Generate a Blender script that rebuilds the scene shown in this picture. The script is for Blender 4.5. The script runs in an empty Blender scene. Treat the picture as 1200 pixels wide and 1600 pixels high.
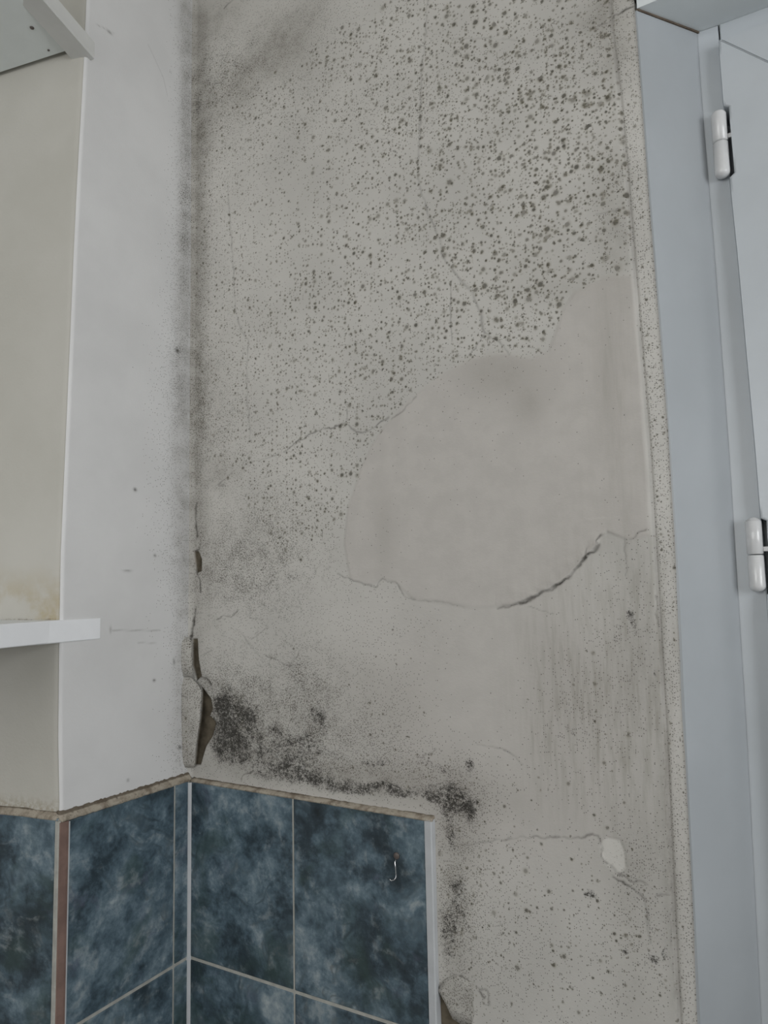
import bpy, bmesh, math, random
import numpy as np
from mathutils import Vector, Matrix
# ---------------------------------------------------------------- camera, sky, daylight, exposure
scene = bpy.context.scene
C = scene.collection
random.seed(4); RNG = np.random.default_rng(7)
cam_d = bpy.data.cameras.new('camera'); cam = bpy.data.objects.new('camera', cam_d); C.objects.link(cam)
cam_d.sensor_fit = 'HORIZONTAL'; cam_d.sensor_width = 36.0; cam_d.lens = 1142.73 / 1200 * 36.0; cam_d.clip_start = 0.01
fw = Vector((-0.5025199, 0.8590026, 0.0979198)); rt = Vector((0.8619759, 0.5065506, -0.0201003)); up = Vector((0.0668676, -0.0743037, 0.9949913))
cam.matrix_world = Matrix(((rt.x, up.x, -fw.x, 0.8188), (rt.y, up.y, -fw.y, -0.8142), (rt.z, up.z, -fw.z, 0.2832), (0, 0, 0, 1)))
scene.camera = cam
world = bpy.data.worlds.new('overcast_daylight'); scene.world = world; world.use_nodes = True
wn = world.node_tree; bg = wn.nodes['Background']; bg.inputs[1].default_value = 1.0
w_tc = wn.nodes.new('ShaderNodeTexCoord'); w_sp = wn.nodes.new('ShaderNodeSeparateXYZ'); w_mr = wn.nodes.new('ShaderNodeMapRange'); w_mx = wn.nodes.new('ShaderNodeMix'); w_mx.data_type = 'RGBA'
wn.links.new(w_tc.outputs['Generated'], w_sp.inputs[0]); wn.links.new(w_sp.outputs[2], w_mr.inputs[0]); w_mr.inputs[1].default_value = -0.12; w_mr.inputs[2].default_value = 0.1
wn.links.new(w_mr.outputs[0], w_mx.inputs[0]); w_mx.inputs[6].default_value = (0.16, 0.16, 0.155, 1); w_mx.inputs[7].default_value = (0.42, 0.43, 0.44, 1); wn.links.new(w_mx.outputs[2], bg.inputs[0])
def area(name, loc, rot, sx, sy, watts, col):
    d = bpy.data.lights.new(name, 'AREA'); d.shape = 'RECTANGLE'; d.size = sx; d.size_y = sy; d.energy = watts; d.color = col
    o = bpy.data.objects.new(name, d); C.objects.link(o); o.location = loc; o.rotation_euler = rot; return o
area('window_daylight', (1.2, 0.34, 0.42), (math.radians(-90), 0, 0), 0.95, 1.1, 17.0, (0.93, 0.965, 1.0))      # sky seen through the casement window
area('far_window_daylight', (0.15, -2.5, 0.72), (math.radians(90), 0, 0), 1.3, 1.1, 17.0, (1.0, 0.99, 0.975))   # sky seen through the window of the opposite wall
area('right_window_daylight', (2.42, -1.0, 0.55), (math.radians(90), 0, math.radians(90)), 1.2, 1.0, 27.0, (0.97, 0.985, 1.0))  # sky seen through the window of the right-hand wall
vs = scene.view_settings; vs.view_transform = 'Standard'; vs.look = 'None'; vs.gamma = 1.0; vs.exposure = 0.0; vs.use_curve_mapping = False
# ---------------------------------------------------------------- helpers
def prop(o, label=None, cat=None, kind=None, group=None):
    if label: o['label'] = label
    if cat: o['category'] = cat
    if kind: o['kind'] = kind
    if group: o['group'] = group
    return o
def link(name, me, mat, parent=None):
    o = bpy.data.objects.new(name, me); C.objects.link(o)
    if mat and not me.materials: me.materials.append(mat)
    if parent: o.parent = parent
    return o
def empty(name, loc=(0, 0, 0)):
    o = bpy.data.objects.new(name, None); C.objects.link(o); o.location = loc; o.empty_display_size = 0.05; return o
def from_bm(name, bm, mat, parent=None, smooth=False):
    bmesh.ops.recalc_face_normals(bm, faces=bm.faces)
    me = bpy.data.meshes.new(name); bm.to_mesh(me); bm.free()
    if smooth:
        me.polygons.foreach_set('use_smooth', [True] * len(me.polygons))
    return link(name, me, mat, parent)
def box_bm(x0, x1, y0, y1, z0, z1, bev=0.0, seg=2, bm=None):
    bm = bm or bmesh.new()
    r = bmesh.ops.create_cube(bm, size=1.0)
    for v in r['verts']:
        v.co = Vector(((x0 + x1) / 2 + v.co.x * (x1 - x0), (y0 + y1) / 2 + v.co.y * (y1 - y0), (z0 + z1) / 2 + v.co.z * (z1 - z0)))
    if bev > 0:
        bmesh.ops.bevel(bm, geom=list({e for v in r['verts'] for e in v.link_edges}), offset=bev, segments=seg, affect='EDGES', profile=0.5)
    return bm
def box(name, x0, x1, y0, y1, z0, z1, mat, parent=None, bev=0.0, seg=2):
    return from_bm(name, box_bm(x0, x1, y0, y1, z0, z1, bev, seg), mat, parent)
def loft(name, rings, mat, parent=None, smooth=False):
    """closed tube through equal-length rings of points, capped"""
    bm = bmesh.new(); R = [[bm.verts.new(p) for p in r] for r in rings]; n = len(R[0])
    for a, b in zip(R, R[1:]):
        for i in range(n): bm.faces.new((a[i], a[(i + 1) % n], b[(i + 1) % n], b[i]))
    bm.faces.new(R[0]); bm.faces.new(R[-1][::-1])
    return from_bm(name, bm, mat, parent, smooth)
def grid_mesh(name, P, keep=None, attrs=None, smooth=True):
    """P: (rows, cols, 3) array -> mesh with point colour attributes"""
    nr, nc = P.shape[:2]
    idx = np.arange(nr * nc).reshape(nr, nc)
    q = np.stack([idx[:-1, :-1], idx[:-1, 1:], idx[1:, 1:], idx[1:, :-1]], -1).reshape(-1, 4)
    if keep is not None: q = q[keep.reshape(-1)]
    me = bpy.data.meshes.new(name)
    me.vertices.add(nr * nc); me.vertices.foreach_set('co', P.astype(np.float32).reshape(-1))
    me.loops.add(q.size); me.loops.foreach_set('vertex_index', q.astype(np.int32).reshape(-1))
    me.polygons.add(len(q)); me.polygons.foreach_set('loop_start', np.arange(0, q.size, 4, dtype=np.int32))
    me.update(calc_edges=True)
    me.polygons.foreach_set('use_smooth', np.full(len(q), smooth))
    for k, v in (attrs or {}).items():
        a = me.attributes.new(k, 'FLOAT_COLOR', 'POINT'); a.data.foreach_set('color', v.astype(np.float32).reshape(-1))
    me.validate(); return me
def lerp_tab(z, tab):
    zs = [t[0] for t in tab]; xs = [t[1] for t in tab]; return np.interp(z, zs, xs)
# ---------------------------------------------------------------- node expressions
class E:
    def __init__(s, nt, sock): s.nt = nt; s.s = sock
    def _m(s, op, *a, clamp=False):
        n = s.nt.nodes.new('ShaderNodeMath'); n.operation = op; n.use_clamp = clamp
        for i, x in enumerate((s,) + a):
            if isinstance(x, E): s.nt.links.new(x.s, n.inputs[i])
            else: n.inputs[i].default_value = x
        return E(s.nt, n.outputs[0])
    def __add__(s, o): return s._m('ADD', o)
    def __mul__(s, o): return s._m('MULTIPLY', o)
    def __sub__(s, o): return s._m('SUBTRACT', o)
    __radd__ = __add__; __rmul__ = __mul__
    def __rsub__(s, o): return (s * -1.0) + o
    def lt(s, o): return s._m('LESS_THAN', o)
    def absv(s): return s._m('ABSOLUTE')
    def clamp(s): return s._m('ADD', 0.0, clamp=True)
    def smooth(s, a, b, t0=0.0, t1=1.0):
        n = s.nt.nodes.new('ShaderNodeMapRange'); n.interpolation_type = 'SMOOTHSTEP'; s.nt.links.new(s.s, n.inputs[0])
        for i, x in ((1, a), (2, b), (3, t0), (4, t1)):
            if isinstance(x, E): s.nt.links.new(x.s, n.inputs[i])
            else: n.inputs[i].default_value = x
        return E(s.nt, n.outputs[0])
class MatB:
    def __init__(s, name, rough=0.6, spec=0.3):
        s.m = bpy.data.materials.new(name); s.m.use_nodes = True; s.nt = s.m.node_tree; s.b = s.nt.nodes['Principled BSDF']
        s.b.inputs['Roughness'].default_value = rough; s.b.inputs['Specular IOR Level'].default_value = spec
        s.tc = s.nt.nodes.new('ShaderNodeTexCoord')
    def attr(s, name):
        a = s.nt.nodes.new('ShaderNodeAttribute'); a.attribute_name = name; sp = s.nt.nodes.new('ShaderNodeSeparateColor')
        s.nt.links.new(a.outputs['Color'], sp.inputs[0])
        return [E(s.nt, sp.outputs[i]) for i in range(3)] + [E(s.nt, a.outputs['Alpha'])]
    def xyz(s):
        sp = s.nt.nodes.new('ShaderNodeSeparateXYZ'); s.nt.links.new(s.tc.outputs['Object'], sp.inputs[0]); return [E(s.nt, sp.outputs[i]) for i in range(3)]
    def vec(s, x, y, z=0.0):
        n = s.nt.nodes.new('ShaderNodeCombineXYZ')
        for i, v in enumerate((x, y, z)):
            if isinstance(v, E): s.nt.links.new(v.s, n.inputs[i])
            else: n.inputs[i].default_value = v
        return n.outputs[0]
    def noise(s, v, scale, detail=3, rough=0.55, dist=0.0):
        n = s.nt.nodes.new('ShaderNodeTexNoise'); n.inputs['Scale'].default_value = scale; n.inputs['Detail'].default_value = detail
        n.inputs['Roughness'].default_value = rough; n.inputs['Distortion'].default_value = dist
        if v is not None: s.nt.links.new(v, n.inputs['Vector'])
        return E(s.nt, n.outputs[0])
    def noisec(s, v, scale, detail=2):
        n = s.nt.nodes.new('ShaderNodeTexNoise'); n.inputs['Scale'].default_value = scale; n.inputs['Detail'].default_value = detail
        if v is not None: s.nt.links.new(v, n.inputs['Vector'])
        sp = s.nt.nodes.new('ShaderNodeSeparateColor'); s.nt.links.new(n.outputs['Color'], sp.inputs[0])
        return [E(s.nt, sp.outputs[i]) for i in range(3)]
    def voro(s, v, scale, feature='F1'):
        n = s.nt.nodes.new('ShaderNodeTexVoronoi'); n.voronoi_dimensions = '2D'; n.feature = feature; n.inputs['Scale'].default_value = scale
        s.nt.links.new(v, n.inputs['Vector'])
        if feature != 'F1': return E(s.nt, n.outputs['Distance'])
        sp = s.nt.nodes.new('ShaderNodeSeparateColor'); s.nt.links.new(n.outputs['Color'], sp.inputs[0])
        return E(s.nt, n.outputs['Distance']), [E(s.nt, sp.outputs[i]) for i in range(3)]
    def mix(s, a, b, f):
        n = s.nt.nodes.new('ShaderNodeMix'); n.data_type = 'RGBA'
        for i, x in ((0, f), (6, a), (7, b)):
            if isinstance(x, E): s.nt.links.new(x.s, n.inputs[i])
            elif isinstance(x, tuple): n.inputs[i].default_value = x + (1.0,)
            elif isinstance(x, (int, float)): n.inputs[i].default_value = x
            else: s.nt.links.new(x, n.inputs[i])
        return n.outputs[2]
    def ramp(s, f, stops):
        n = s.nt.nodes.new('ShaderNodeValToRGB'); s.nt.links.new(f.s, n.inputs[0]); e = n.color_ramp.elements
        while len(e) < len(stops): e.new(0.5)
        for el, (p, c) in zip(e, stops): el.position = p; el.color = c + (1.0,)
        return n.outputs[0]
    def color(s, c):
        if isinstance(c, tuple): s.b.inputs['Base Color'].default_value = c + (1.0,)
        else: s.nt.links.new(c, s.b.inputs['Base Color'])
    def bump(s, h, strength=0.3, dist=0.001):
        n = s.nt.nodes.new('ShaderNodeBump'); n.inputs['Strength'].default_value = strength; n.inputs['Distance'].default_value = dist
        s.nt.links.new(h.s, n.inputs['Height']); s.nt.links.new(n.outputs[0], s.b.inputs['Normal'])
def lin(r, g, b):
    f = lambda c: (c / 255 / 12.92) if c <= 10.3 else ((c / 255 + 0.055) / 1.055) ** 2.4
    return (f(r), f(g), f(b))
# ---------------------------------------------------------------- where the mould, cracks and peeling are, in metres on the wall (x or y, z)
SPOT_AREA = [[(0.02,1.1754),(0.15,1.0472),(0.2686,1.0707),(0.3652,1.087),(0.3961,1.1108),(0.6674,0.9826),(0.6685,0.6565),(0.6318,0.6282),(0.5902,0.6071),(0.565,0.5543),(0.4886,0.5603),(0.427,0.5422),(0.3799,0.5074),(0.3408,0.4784),(0.3047,0.422),(0.2674,0.3468),(0.1689,0.3244),(0.0979,0.3929),(0.0341,0.4759),(0.0014,0.5603),(-0.0071,0.9747)]]
SPOT_MORE = [(0.5959,0.8185,0.0988,0.136,0.25,0),(0.4952,0.7437,0.136,0.1328,0.22,0),(0.4469,0.8883,0.081,0.0783,0.15,0),(0.3083,0.8626,0.126,0.1128,0.05,0),(0.3045,0.6698,0.1442,0.091,0.1,0),(0.1594,0.6145,0.1416,0.1152,0.12,0),(0.5401,0.6181,0.048,0.0395,0.3,0),(0.215,0.4301,0.099,0.063,0.12,0),(0.5405,-0.0986,0.1095,0.0884,0.34,0),(0.4487,-0.0964,0.0492,0.0792,0.4,0),(0.6222,-0.1135,0.0462,0.0512,0.3,0),(0.3131,0.1131,0.0672,0.072,0.18,0),(0.6005,0.127,0.0552,0.0816,0.05,0),(0.3308,0.0509,0.1504,0.0316,0.2,0),(0.4897,-0.0604,0.0462,0.0426,0.15,0)]
SPOT_LESS = [(0.3071,0.7976,0.0515,0.0368,0.5,0),(0.1853,0.8821,0.0826,0.05,0.45,0),(0.4447,0.8188,0.036,0.043,0.2,0),(0.2799,0.4682,0.0624,0.0352,0.35,0),(0.3838,0.6524,0.047,0.0344,0.2,0),(0.1847,0.8129,0.0702,0.0392,0.15,0),(0.0729,0.4331,0.0504,0.0288,0.5,0),(0.5628,0.9722,0.072,0.0207,0.3,0),(0.2162,0.5303,0.0555,0.0276,0.3,0),(0.1237,0.7593,0.0496,0.04,0.2,0),(0.6259,0.6562,0.0432,0.0225,0.45,0)]
FINE = [(0.0087,0.7033,0.0219,0.4368,0.55,0),(0.0338,0.5558,0.0786,0.1111,0.4,0),(0.0536,0.5035,0.0516,0.0594,0.2,0),(0.1221,0.3539,0.108,0.0837,0.6,0),(0.054,0.3285,0.0508,0.057,0.3,0),(0.0977,0.2803,0.1098,0.0465,0.55,0),(0.1692,0.3607,0.0684,0.0546,0.2,0),(0.0462,0.7989,0.067,0.1248,0.25,0),(0.0731,0.1506,0.0738,0.046,0.6,0),(0.2117,0.1571,0.0588,0.0516,0.7,0),(0.1443,0.0834,0.1254,0.0616,0.7,0),(0.0483,0.094,0.05,0.0644,0.5,0),(0.2525,0.0673,0.0918,0.0415,0.4,0),(0.3325,0.1225,0.047,0.048,0.42,0),(0.3251,0.2194,0.0672,0.0492,0.2,0),(0.3678,0.0548,0.099,0.0308,0.4,0),(0.4362,0.0176,0.0415,0.0444,0.65,0),(0.424,-0.1013,0.0332,0.0936,0.6,0),(0.1628,1.1047,0.1599,0.0728,0.6,0),(0.0455,1.0657,0.068,0.1308,0.5,0),(0.233,0.9654,0.1596,0.0588,0.3,0),(0.3904,0.8996,0.0576,0.054,0.3,0),(0.5293,0.549,0.048,0.0468,0.3,0),(0.6497,0.6994,0.0245,0.0825,0.35,0),(0.6456,0.9119,0.0432,0.0468,0.35,0),(0.536,0.9239,0.123,0.0504,0.15,0),(0.6458,0.2179,0.0402,0.1088,0.3,0),(0.5793,0.1254,0.0426,0.0621,0.35,0),(0.6434,-0.0772,0.032,0.0693,0.4,0),(0.4641,-0.1145,0.072,0.0852,0.25,0),(0.5463,-0.1308,0.108,0.0804,0.18,0),(0.2704,0.5227,0.21,0.1068,0.15,0),(0.3372,0.3266,0.0288,0.0332,0.2,0),(0.641,-0.001,0.039,0.039,0.35,0)]
BLACK = [(0.0633,0.1024,0.0209,0.0328,1.3,0),(0.0756,0.0526,0.0315,0.0198,1.3,0),(0.1046,0.0999,0.0286,0.0216,0.5,0),(0.0633,0.075,0.0271,0.0252,0.7,0),(0.2116,0.1553,0.0497,0.0374,0.48,0),(0.2323,0.1056,0.021,0.0218,0.55,0),(0.1499,0.0708,0.0791,0.0383,0.5,0),(0.2104,0.0549,0.0749,0.0286,0.48,0),(0.1213,0.1349,0.0585,0.0356,0.34,0),(0.0356,0.0931,0.0254,0.046,0.3,0),(0.1665,0.0283,0.0777,0.0136,0.62,0),(0.2517,0.0195,0.0612,0.0105,0.68,0),(0.329,0.057,0.0418,0.0079,0.62,0),(0.3208,0.0261,0.0414,0.0087,0.55,0),(0.4122,0.0618,0.043,0.0068,0.5,0),(0.4512,0.0688,0.0069,0.008,0.95,0),(0.367,0.0239,0.063,0.0108,0.58,0),(0.4297,0.0241,0.0269,0.0148,0.62,0),(0.4485,0.0155,0.0232,0.0131,0.58,0),(0.4115,0.0406,0.0344,0.015,0.42,0),(0.4224,-0.0198,0.0101,0.0222,0.7,0),(0.4478,-0.0065,0.0138,0.014,0.4,0),(0.43,-0.0697,0.0133,0.0175,0.62,0),(0.4222,-0.1052,0.0133,0.0292,0.62,0),(0.4125,-0.147,0.0118,0.036,0.55,0),(0.4442,-0.1116,0.0243,0.0284,0.3,0),(0.4337,-0.1813,0.0243,0.0114,0.5,0),(0.4036,-0.2172,0.0118,0.0158,0.7,0),(0.6459,0.2452,0.0056,0.0108,1.0,0),(0.6464,0.2281,0.004,0.0098,0.6,0),(0.6268,0.2141,0.0065,0.0116,0.7,0),(0.6283,0.2313,0.0049,0.0066,0.5,0),(0.6633,0.1881,0.0047,0.0127,0.6,0),(0.5739,0.1167,0.0078,0.0059,0.85,0),(0.5398,0.0906,0.0126,0.0085,0.5,0),(0.5863,-0.0549,0.0075,0.0063,1.0,0),(0.6502,-0.1033,0.01,0.006,0.95,0),(0.6651,-0.0931,0.006,0.0106,0.75,0),(0.6594,-0.1297,0.0074,0.0104,0.6,0),(0.6175,-0.1037,0.004,0.0038,0.9,0),(0.6068,-0.1597,0.0048,0.0038,0.8,0),(0.6282,-0.1354,0.0039,0.0038,0.7,0),(0.5473,-0.19,0.0119,0.0111,0.55,0),(0.6696,0.0004,0.0031,0.0256,0.5,0),(0.6733,0.0678,0.0031,0.0384,0.35,0),(0.0446,0.4601,0.0234,0.0137,0.38,0),(0.0008,1.0602,0.0142,0.0333,0.6,0),(-0.0041,1.1516,0.0114,0.0452,0.4,0),(0.4067,0.6302,0.0099,0.0092,0.4,0),(0.4193,0.0154,0.0102,0.03,0.3,0)]
GRIME = [(-0.0047,1.029,0.0199,0.2886,0.7,0),(-0.0044,0.6021,0.0164,0.309,0.75,0),(0.0066,1.0471,0.0364,0.0666,0.6,0),(0.0381,1.2068,0.0556,0.0336,0.55,0),(0.1751,1.0996,0.0317,0.0618,0.42,0.6),(0.0924,1.0694,0.0341,0.0364,0.5,0),(0.1503,1.0837,0.0496,0.0273,0.3,0),(0.2115,1.1152,0.0468,0.0306,0.36,0.5),(0.0283,0.3005,0.026,0.1152,0.3,0),(0.0204,0.5577,0.0402,0.1122,0.25,0),(0.0537,0.4543,0.0258,0.0216,0.4,0),(0.5123,0.5283,0.0454,0.0237,0.34,0),(0.5389,0.489,0.0203,0.02,0.34,0),(0.4882,0.5483,0.0332,0.016,0.2,0),(0.0731,0.0777,0.0732,0.0637,0.4,0),(0.1669,0.0766,0.1221,0.0522,0.25,0),(0.233,0.1581,0.063,0.051,0.16,0),(0.6493,0.6919,0.021,0.09,0.3,0),(0.6635,0.9044,0.0185,0.0546,0.45,0),(0.6472,0.9434,0.0288,0.0237,0.45,0),(0.2519,0.0302,0.1836,0.0197,0.45,0),(0.4315,0.0022,0.0286,0.0518,0.45,0),(0.4204,-0.1092,0.0216,0.0803,0.55,0),(0.6331,0.5086,0.0112,0.0803,0.22,0),(0.5734,0.1529,0.0504,0.084,0.22,0),(0.6451,0.2043,0.0241,0.1156,0.28,0),(0.6698,0.0036,0.0063,0.1536,0.5,0),(0.6406,-0.0075,0.0325,0.039,0.3,0),(0.6265,-0.0934,0.026,0.078,0.2,0),(0.3675,0.0432,0.108,0.0234,0.3,0),(0.3378,0.3517,0.0134,0.0504,0.2,0),(0.5336,0.6556,0.08,0.048,0.1,0),(0.5872,0.6233,0.03,0.0154,0.2,0),(0.3326,0.1305,0.057,0.048,0.22,0),(0.1221,0.3446,0.1071,0.0736,0.14,0)]
STREAK = [(0.6174,0.1897,0.0748,0.1173,0.9,0),(0.5642,0.1103,0.0438,0.084,0.7,0),(0.6397,0.5002,0.0276,0.1168,0.4,0),(0.6472,0.1174,0.039,0.1005,0.6,0),(0.6659,0.286,0.0195,0.069,0.5,0),(0.1211,0.0904,0.1053,0.0712,0.3,0)]
CRAZE = [(0.1456,0.2978,0.0928,0.0546,0.9,0),(0.0975,0.1246,0.0952,0.054,0.5,0),(0.2113,0.1314,0.0648,0.0516,0.5,0),(0.1679,0.1991,0.0672,0.0356,0.3,0)]
PATCH = [[(0.346,0.4949),(0.3803,0.52),(0.4271,0.5463),(0.4715,0.5593),(0.5135,0.5582),(0.5452,0.5462),(0.5672,0.5516),(0.5861,0.5988),(0.6019,0.6161),(0.6388,0.625),(0.6646,0.6204),(0.6685,0.5244),(0.6691,0.3824),(0.6676,0.3298),(0.648,0.3245),(0.6246,0.3362),(0.6173,0.3309),(0.6134,0.3212),(0.5985,0.3075),(0.5781,0.288),(0.5567,0.2739),(0.5335,0.2639),(0.5098,0.2559),(0.4609,0.2522),(0.4095,0.2601),(0.378,0.2635),(0.3571,0.2832),(0.3363,0.2893),(0.3118,0.2823),(0.2849,0.2904),(0.2756,0.3377),(0.2837,0.3891),(0.3051,0.4393),(0.3258,0.4716)]]
TINT = [(0.4236,0.1516,0.1548,0.1368,0.8,0),(0.5511,0.1445,0.1036,0.142,0.6,0),(0.4853,0.0312,0.1264,0.072,0.6,0)]
BARE = [[(-0.0014,0.2063),(0.0079,0.2065),(0.0094,0.1761),(0.0148,0.1516),(0.0043,0.1436),(-0.0024,0.1661)],[(0.0162,0.1348),(0.0343,0.119),(0.0369,0.1043),(0.0305,0.0946),(0.0433,0.0863),(0.037,0.0655),(0.0256,0.0507),(0.0142,0.022),(0.0013,0.0206),(0.0126,0.0858)],[(-0.0011,0.3403),(0.0083,0.338),(0.0137,0.3261),(0.0125,0.3077),(0.0032,0.3059)],[(0.3974,-0.1994),(0.4121,-0.21),(0.4266,-0.2218),(0.4244,-0.2378),(0.3951,-0.2458)]]
CHALK = [[(0.6019,-0.0007),(0.6084,0.0083),(0.6204,0.0075),(0.6252,-0.0035),(0.6263,-0.0203),(0.6173,-0.029),(0.607,-0.0196),(0.6027,-0.0124)]]
CRACKS = [(1.3,0.36,[(0.4221,1.0613),(0.4157,1.0087),(0.4104,0.9559),(0.4045,0.8855),(0.3997,0.8154),(0.4135,0.7671),(0.4307,0.7232),(0.4345,0.6965),(0.4534,0.669),(0.4744,0.6408),(0.482,0.6144),(0.4863,0.5891)]),(0.9,0.38,[(0.4863,0.5891),(0.5097,0.5685),(0.519,0.554)]),(0.8,0.36,[(0.4863,0.5891),(0.4754,0.5708),(0.4631,0.564)]),(0.9,0.4,[(0.3897,0.5228),(0.3724,0.5084),(0.3529,0.4983)]),(0.9,0.62,[(0.1759,0.4752),(0.2045,0.4886),(0.2378,0.4991),(0.2594,0.4991),(0.2816,0.5025)]),(0.7,0.5,[(0.2816,0.5025),(0.284,0.5208)]),(0.9,0.55,[(0.2816,0.5025),(0.2969,0.4882),(0.3151,0.4859),(0.3313,0.4951),(0.3491,0.5014)]),(0.7,0.3,[(0.1701,0.4731),(0.1346,0.4674),(0.098,0.4655)]),(1.2,0.28,[(0.0673,0.9082),(0.0727,0.8335),(0.0831,0.7082),(0.0933,0.67),(0.1084,0.6531),(0.1045,0.6045),(0.1081,0.5454),(0.1129,0.4965)]),(0.8,0.45,[(0.4425,0.6648),(0.4418,0.6145),(0.4427,0.5876)]),(1.41,0.95,[(0.5192,0.2566),(0.5373,0.2638),(0.5582,0.2738),(0.5795,0.2879),(0.5909,0.2991),(0.5992,0.3082),(0.6095,0.3142),(0.6141,0.3211)]),(0.9,0.7,[(0.6141,0.3211),(0.6129,0.3262),(0.6174,0.3323)]),(0.9,0.6,[(0.5192,0.2566),(0.5057,0.2536),(0.4896,0.2514)]),(0.7,0.5,[(0.6001,0.3103),(0.6012,0.3195)]),(0.7,0.3,[(0.53,0.2536),(0.5444,0.2499),(0.5584,0.2449)]),(0.8,0.42,[(0.2624,0.2986),(0.293,0.2877),(0.3216,0.2797),(0.3344,0.2894),(0.3571,0.2832),(0.3642,0.2684),(0.3807,0.2619)]),(0.7,0.2,[(0.3807,0.2619),(0.4183,0.2601),(0.4508,0.2522)]),(1.6,0.85,[(0.0038,0.4112),(0.0026,0.3894),(0.0068,0.3616)]),(1.1,0.6,[(0.0016,0.3383),(0.0109,0.3438),(0.0136,0.3515)]),(1.4,0.8,[(0.0045,0.3079),(0.0099,0.2961),(0.0114,0.2767)]),(1.4,0.85,[(0.0036,0.2507),(-0.0002,0.2285),(-0.0041,0.2043)]),(1.6,0.85,[(0.0069,0.1522),(0.0251,0.1484),(0.0355,0.1395)]),(0.8,0.4,[(0.0355,0.1395),(0.0393,0.1285)]),(0.7,0.35,[(-0.0001,0.2025),(0.0197,0.201)]),(0.6,0.25,[(0.0067,0.176),(0.0353,0.1901)]),(0.8,0.4,[(0.0627,0.434),(0.0473,0.4383),(0.0755,0.4523)]),(0.8,0.5,[(0.1391,0.1849),(0.1586,0.1811),(0.1811,0.1722),(0.1968,0.1893)]),(0.8,0.3,[(0.0903,0.2192),(0.112,0.1977),(0.1332,0.1802)]),(0.7,0.3,[(0.1121,0.2068),(0.1451,0.2254)]),(0.8,0.5,[(0.044,0.2355),(0.0605,0.2413),(0.073,0.2385),(0.0879,0.2506)]),(0.7,0.35,[(0.1097,0.2387),(0.1359,0.2361)]),(0.7,0.35,[(0.1172,0.3077),(0.1195,0.2874),(0.129,0.2753)]),(1.0,0.55,[(0.0925,0.0097),(0.0973,0.0173),(0.1162,0.0229)]),(0.8,0.45,[(0.1999,0.0751),(0.2318,0.0737)]),(0.7,0.4,[(0.3817,0.0693),(0.3951,0.073),(0.4041,0.0814)]),(0.8,0.3,[(0.4347,-0.0281),(0.4836,-0.0134),(0.5224,-0.0047)]),(0.9,0.5,[(0.5224,-0.0047),(0.5462,-0.0011),(0.5593,0.0002),(0.5807,0.0034),(0.5935,0.0094),(0.6001,0.0057),(0.6024,-0.0039),(0.6019,-0.0139),(0.6083,-0.0207),(0.616,-0.0272)]),(1.0,0.65,[(0.6118,-0.0319),(0.6209,-0.0355),(0.6324,-0.0411),(0.6449,-0.0496)]),(0.9,0.5,[(0.616,-0.0272),(0.6296,-0.032),(0.647,-0.0333)]),(0.8,0.5,[(0.6554,-0.0419),(0.668,-0.0396)]),(1.2,0.3,[(0.6449,-0.0496),(0.645,-0.0705),(0.6464,-0.0923)]),(0.7,0.35,[(0.4594,0.091),(0.4915,0.0896),(0.503,0.0835),(0.5142,0.0739)]),(0.8,0.5,[(0.6474,0.3266),(0.6551,0.3318),(0.6653,0.3354)]),(0.7,0.3,[(0.6412,0.3248),(0.6427,0.2865)]),(0.7,0.22,[(0.4502,0.9924),(0.5035,0.9718),(0.5454,0.9524)]),(0.9,0.7,[(0.6559,0.9275),(0.66,0.9362),(0.6724,0.9371),(0.6832,0.9401)]),(0.7,0.5,[(0.6428,0.9292),(0.6559,0.9275)]),(0.7,0.45,[(0.6281,0.7017),(0.6603,0.7001)]),(0.8,0.4,[(0.6707,0.2655),(0.6715,0.2318)]),(1.0,0.7,[(0.3991,-0.1968),(0.413,-0.1842),(0.4314,-0.1755),(0.4497,-0.1844),(0.4597,-0.1923)]),(0.8,0.4,[(0.4487,-0.2125),(0.4326,-0.2132)]),(0.8,0.45,[(0.4497,-0.1844),(0.4632,-0.1831),(0.4642,-0.1981)]),(1.0,0.6,[(0.0588,1.2121),(0.0697,1.2161),(0.0886,1.2186)]),(0.8,0.25,[(0.6688,0.0997),(0.6704,0.0482),(0.6701,-0.0027),(0.6689,-0.0904),(0.6685,-0.164)])]
SIDE_FINE = [(-0.0081,1.0763,0.0199,0.218,0.7,0),(-0.0135,0.7521,0.0247,0.1456,0.45,0),(-0.0225,0.5757,0.0346,0.12,0.5,0),(-0.0179,0.3786,0.0367,0.1164,0.45,0),(-0.0062,0.2435,0.0238,0.0864,0.4,0),(-0.0257,0.6354,0.016,0.0606,0.2,0),(-0.0102,0.1114,0.0234,0.0744,0.4,0),(-0.0082,0.0369,0.0258,0.0279,0.5,0),(-0.0064,0.8816,0.0195,0.107,0.5,0)]
SIDE_GRIME = [(-0.0053,1.078,0.0142,0.198,0.75,0),(-0.0081,0.7539,0.0166,0.208,0.6,0),(-0.0085,0.4981,0.0214,0.18,0.6,0),(-0.0015,0.3013,0.0174,0.1455,0.6,0),(-0.005,0.1107,0.0195,0.094,0.5,0),(-0.0092,1.2095,0.0172,0.0672,0.6,0),(-0.1111,0.2132,0.0666,0.0528,0.06,0)]
SIDE_DOT = [(-0.0245,0.6479,0.004,0.003,1.0,0),(-0.1024,0.4238,0.0028,0.0022,0.9,0),(-0.0134,0.049,0.0032,0.0023,0.9,0),(-0.0635,0.1526,0.0024,0.0018,0.8,0),(-0.1139,0.3085,0.0067,0.0013,0.5,0),(-0.0648,0.331,0.0024,0.0018,0.7,0),(-0.1596,1.0839,0.0044,0.002,0.6,0),(-0.026,0.175,0.0019,0.0047,0.6,0),(-0.1078,0.0242,0.0022,0.0017,0.5,0),(-0.1403,0.229,0.0016,0.0043,0.4,0)]
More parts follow.
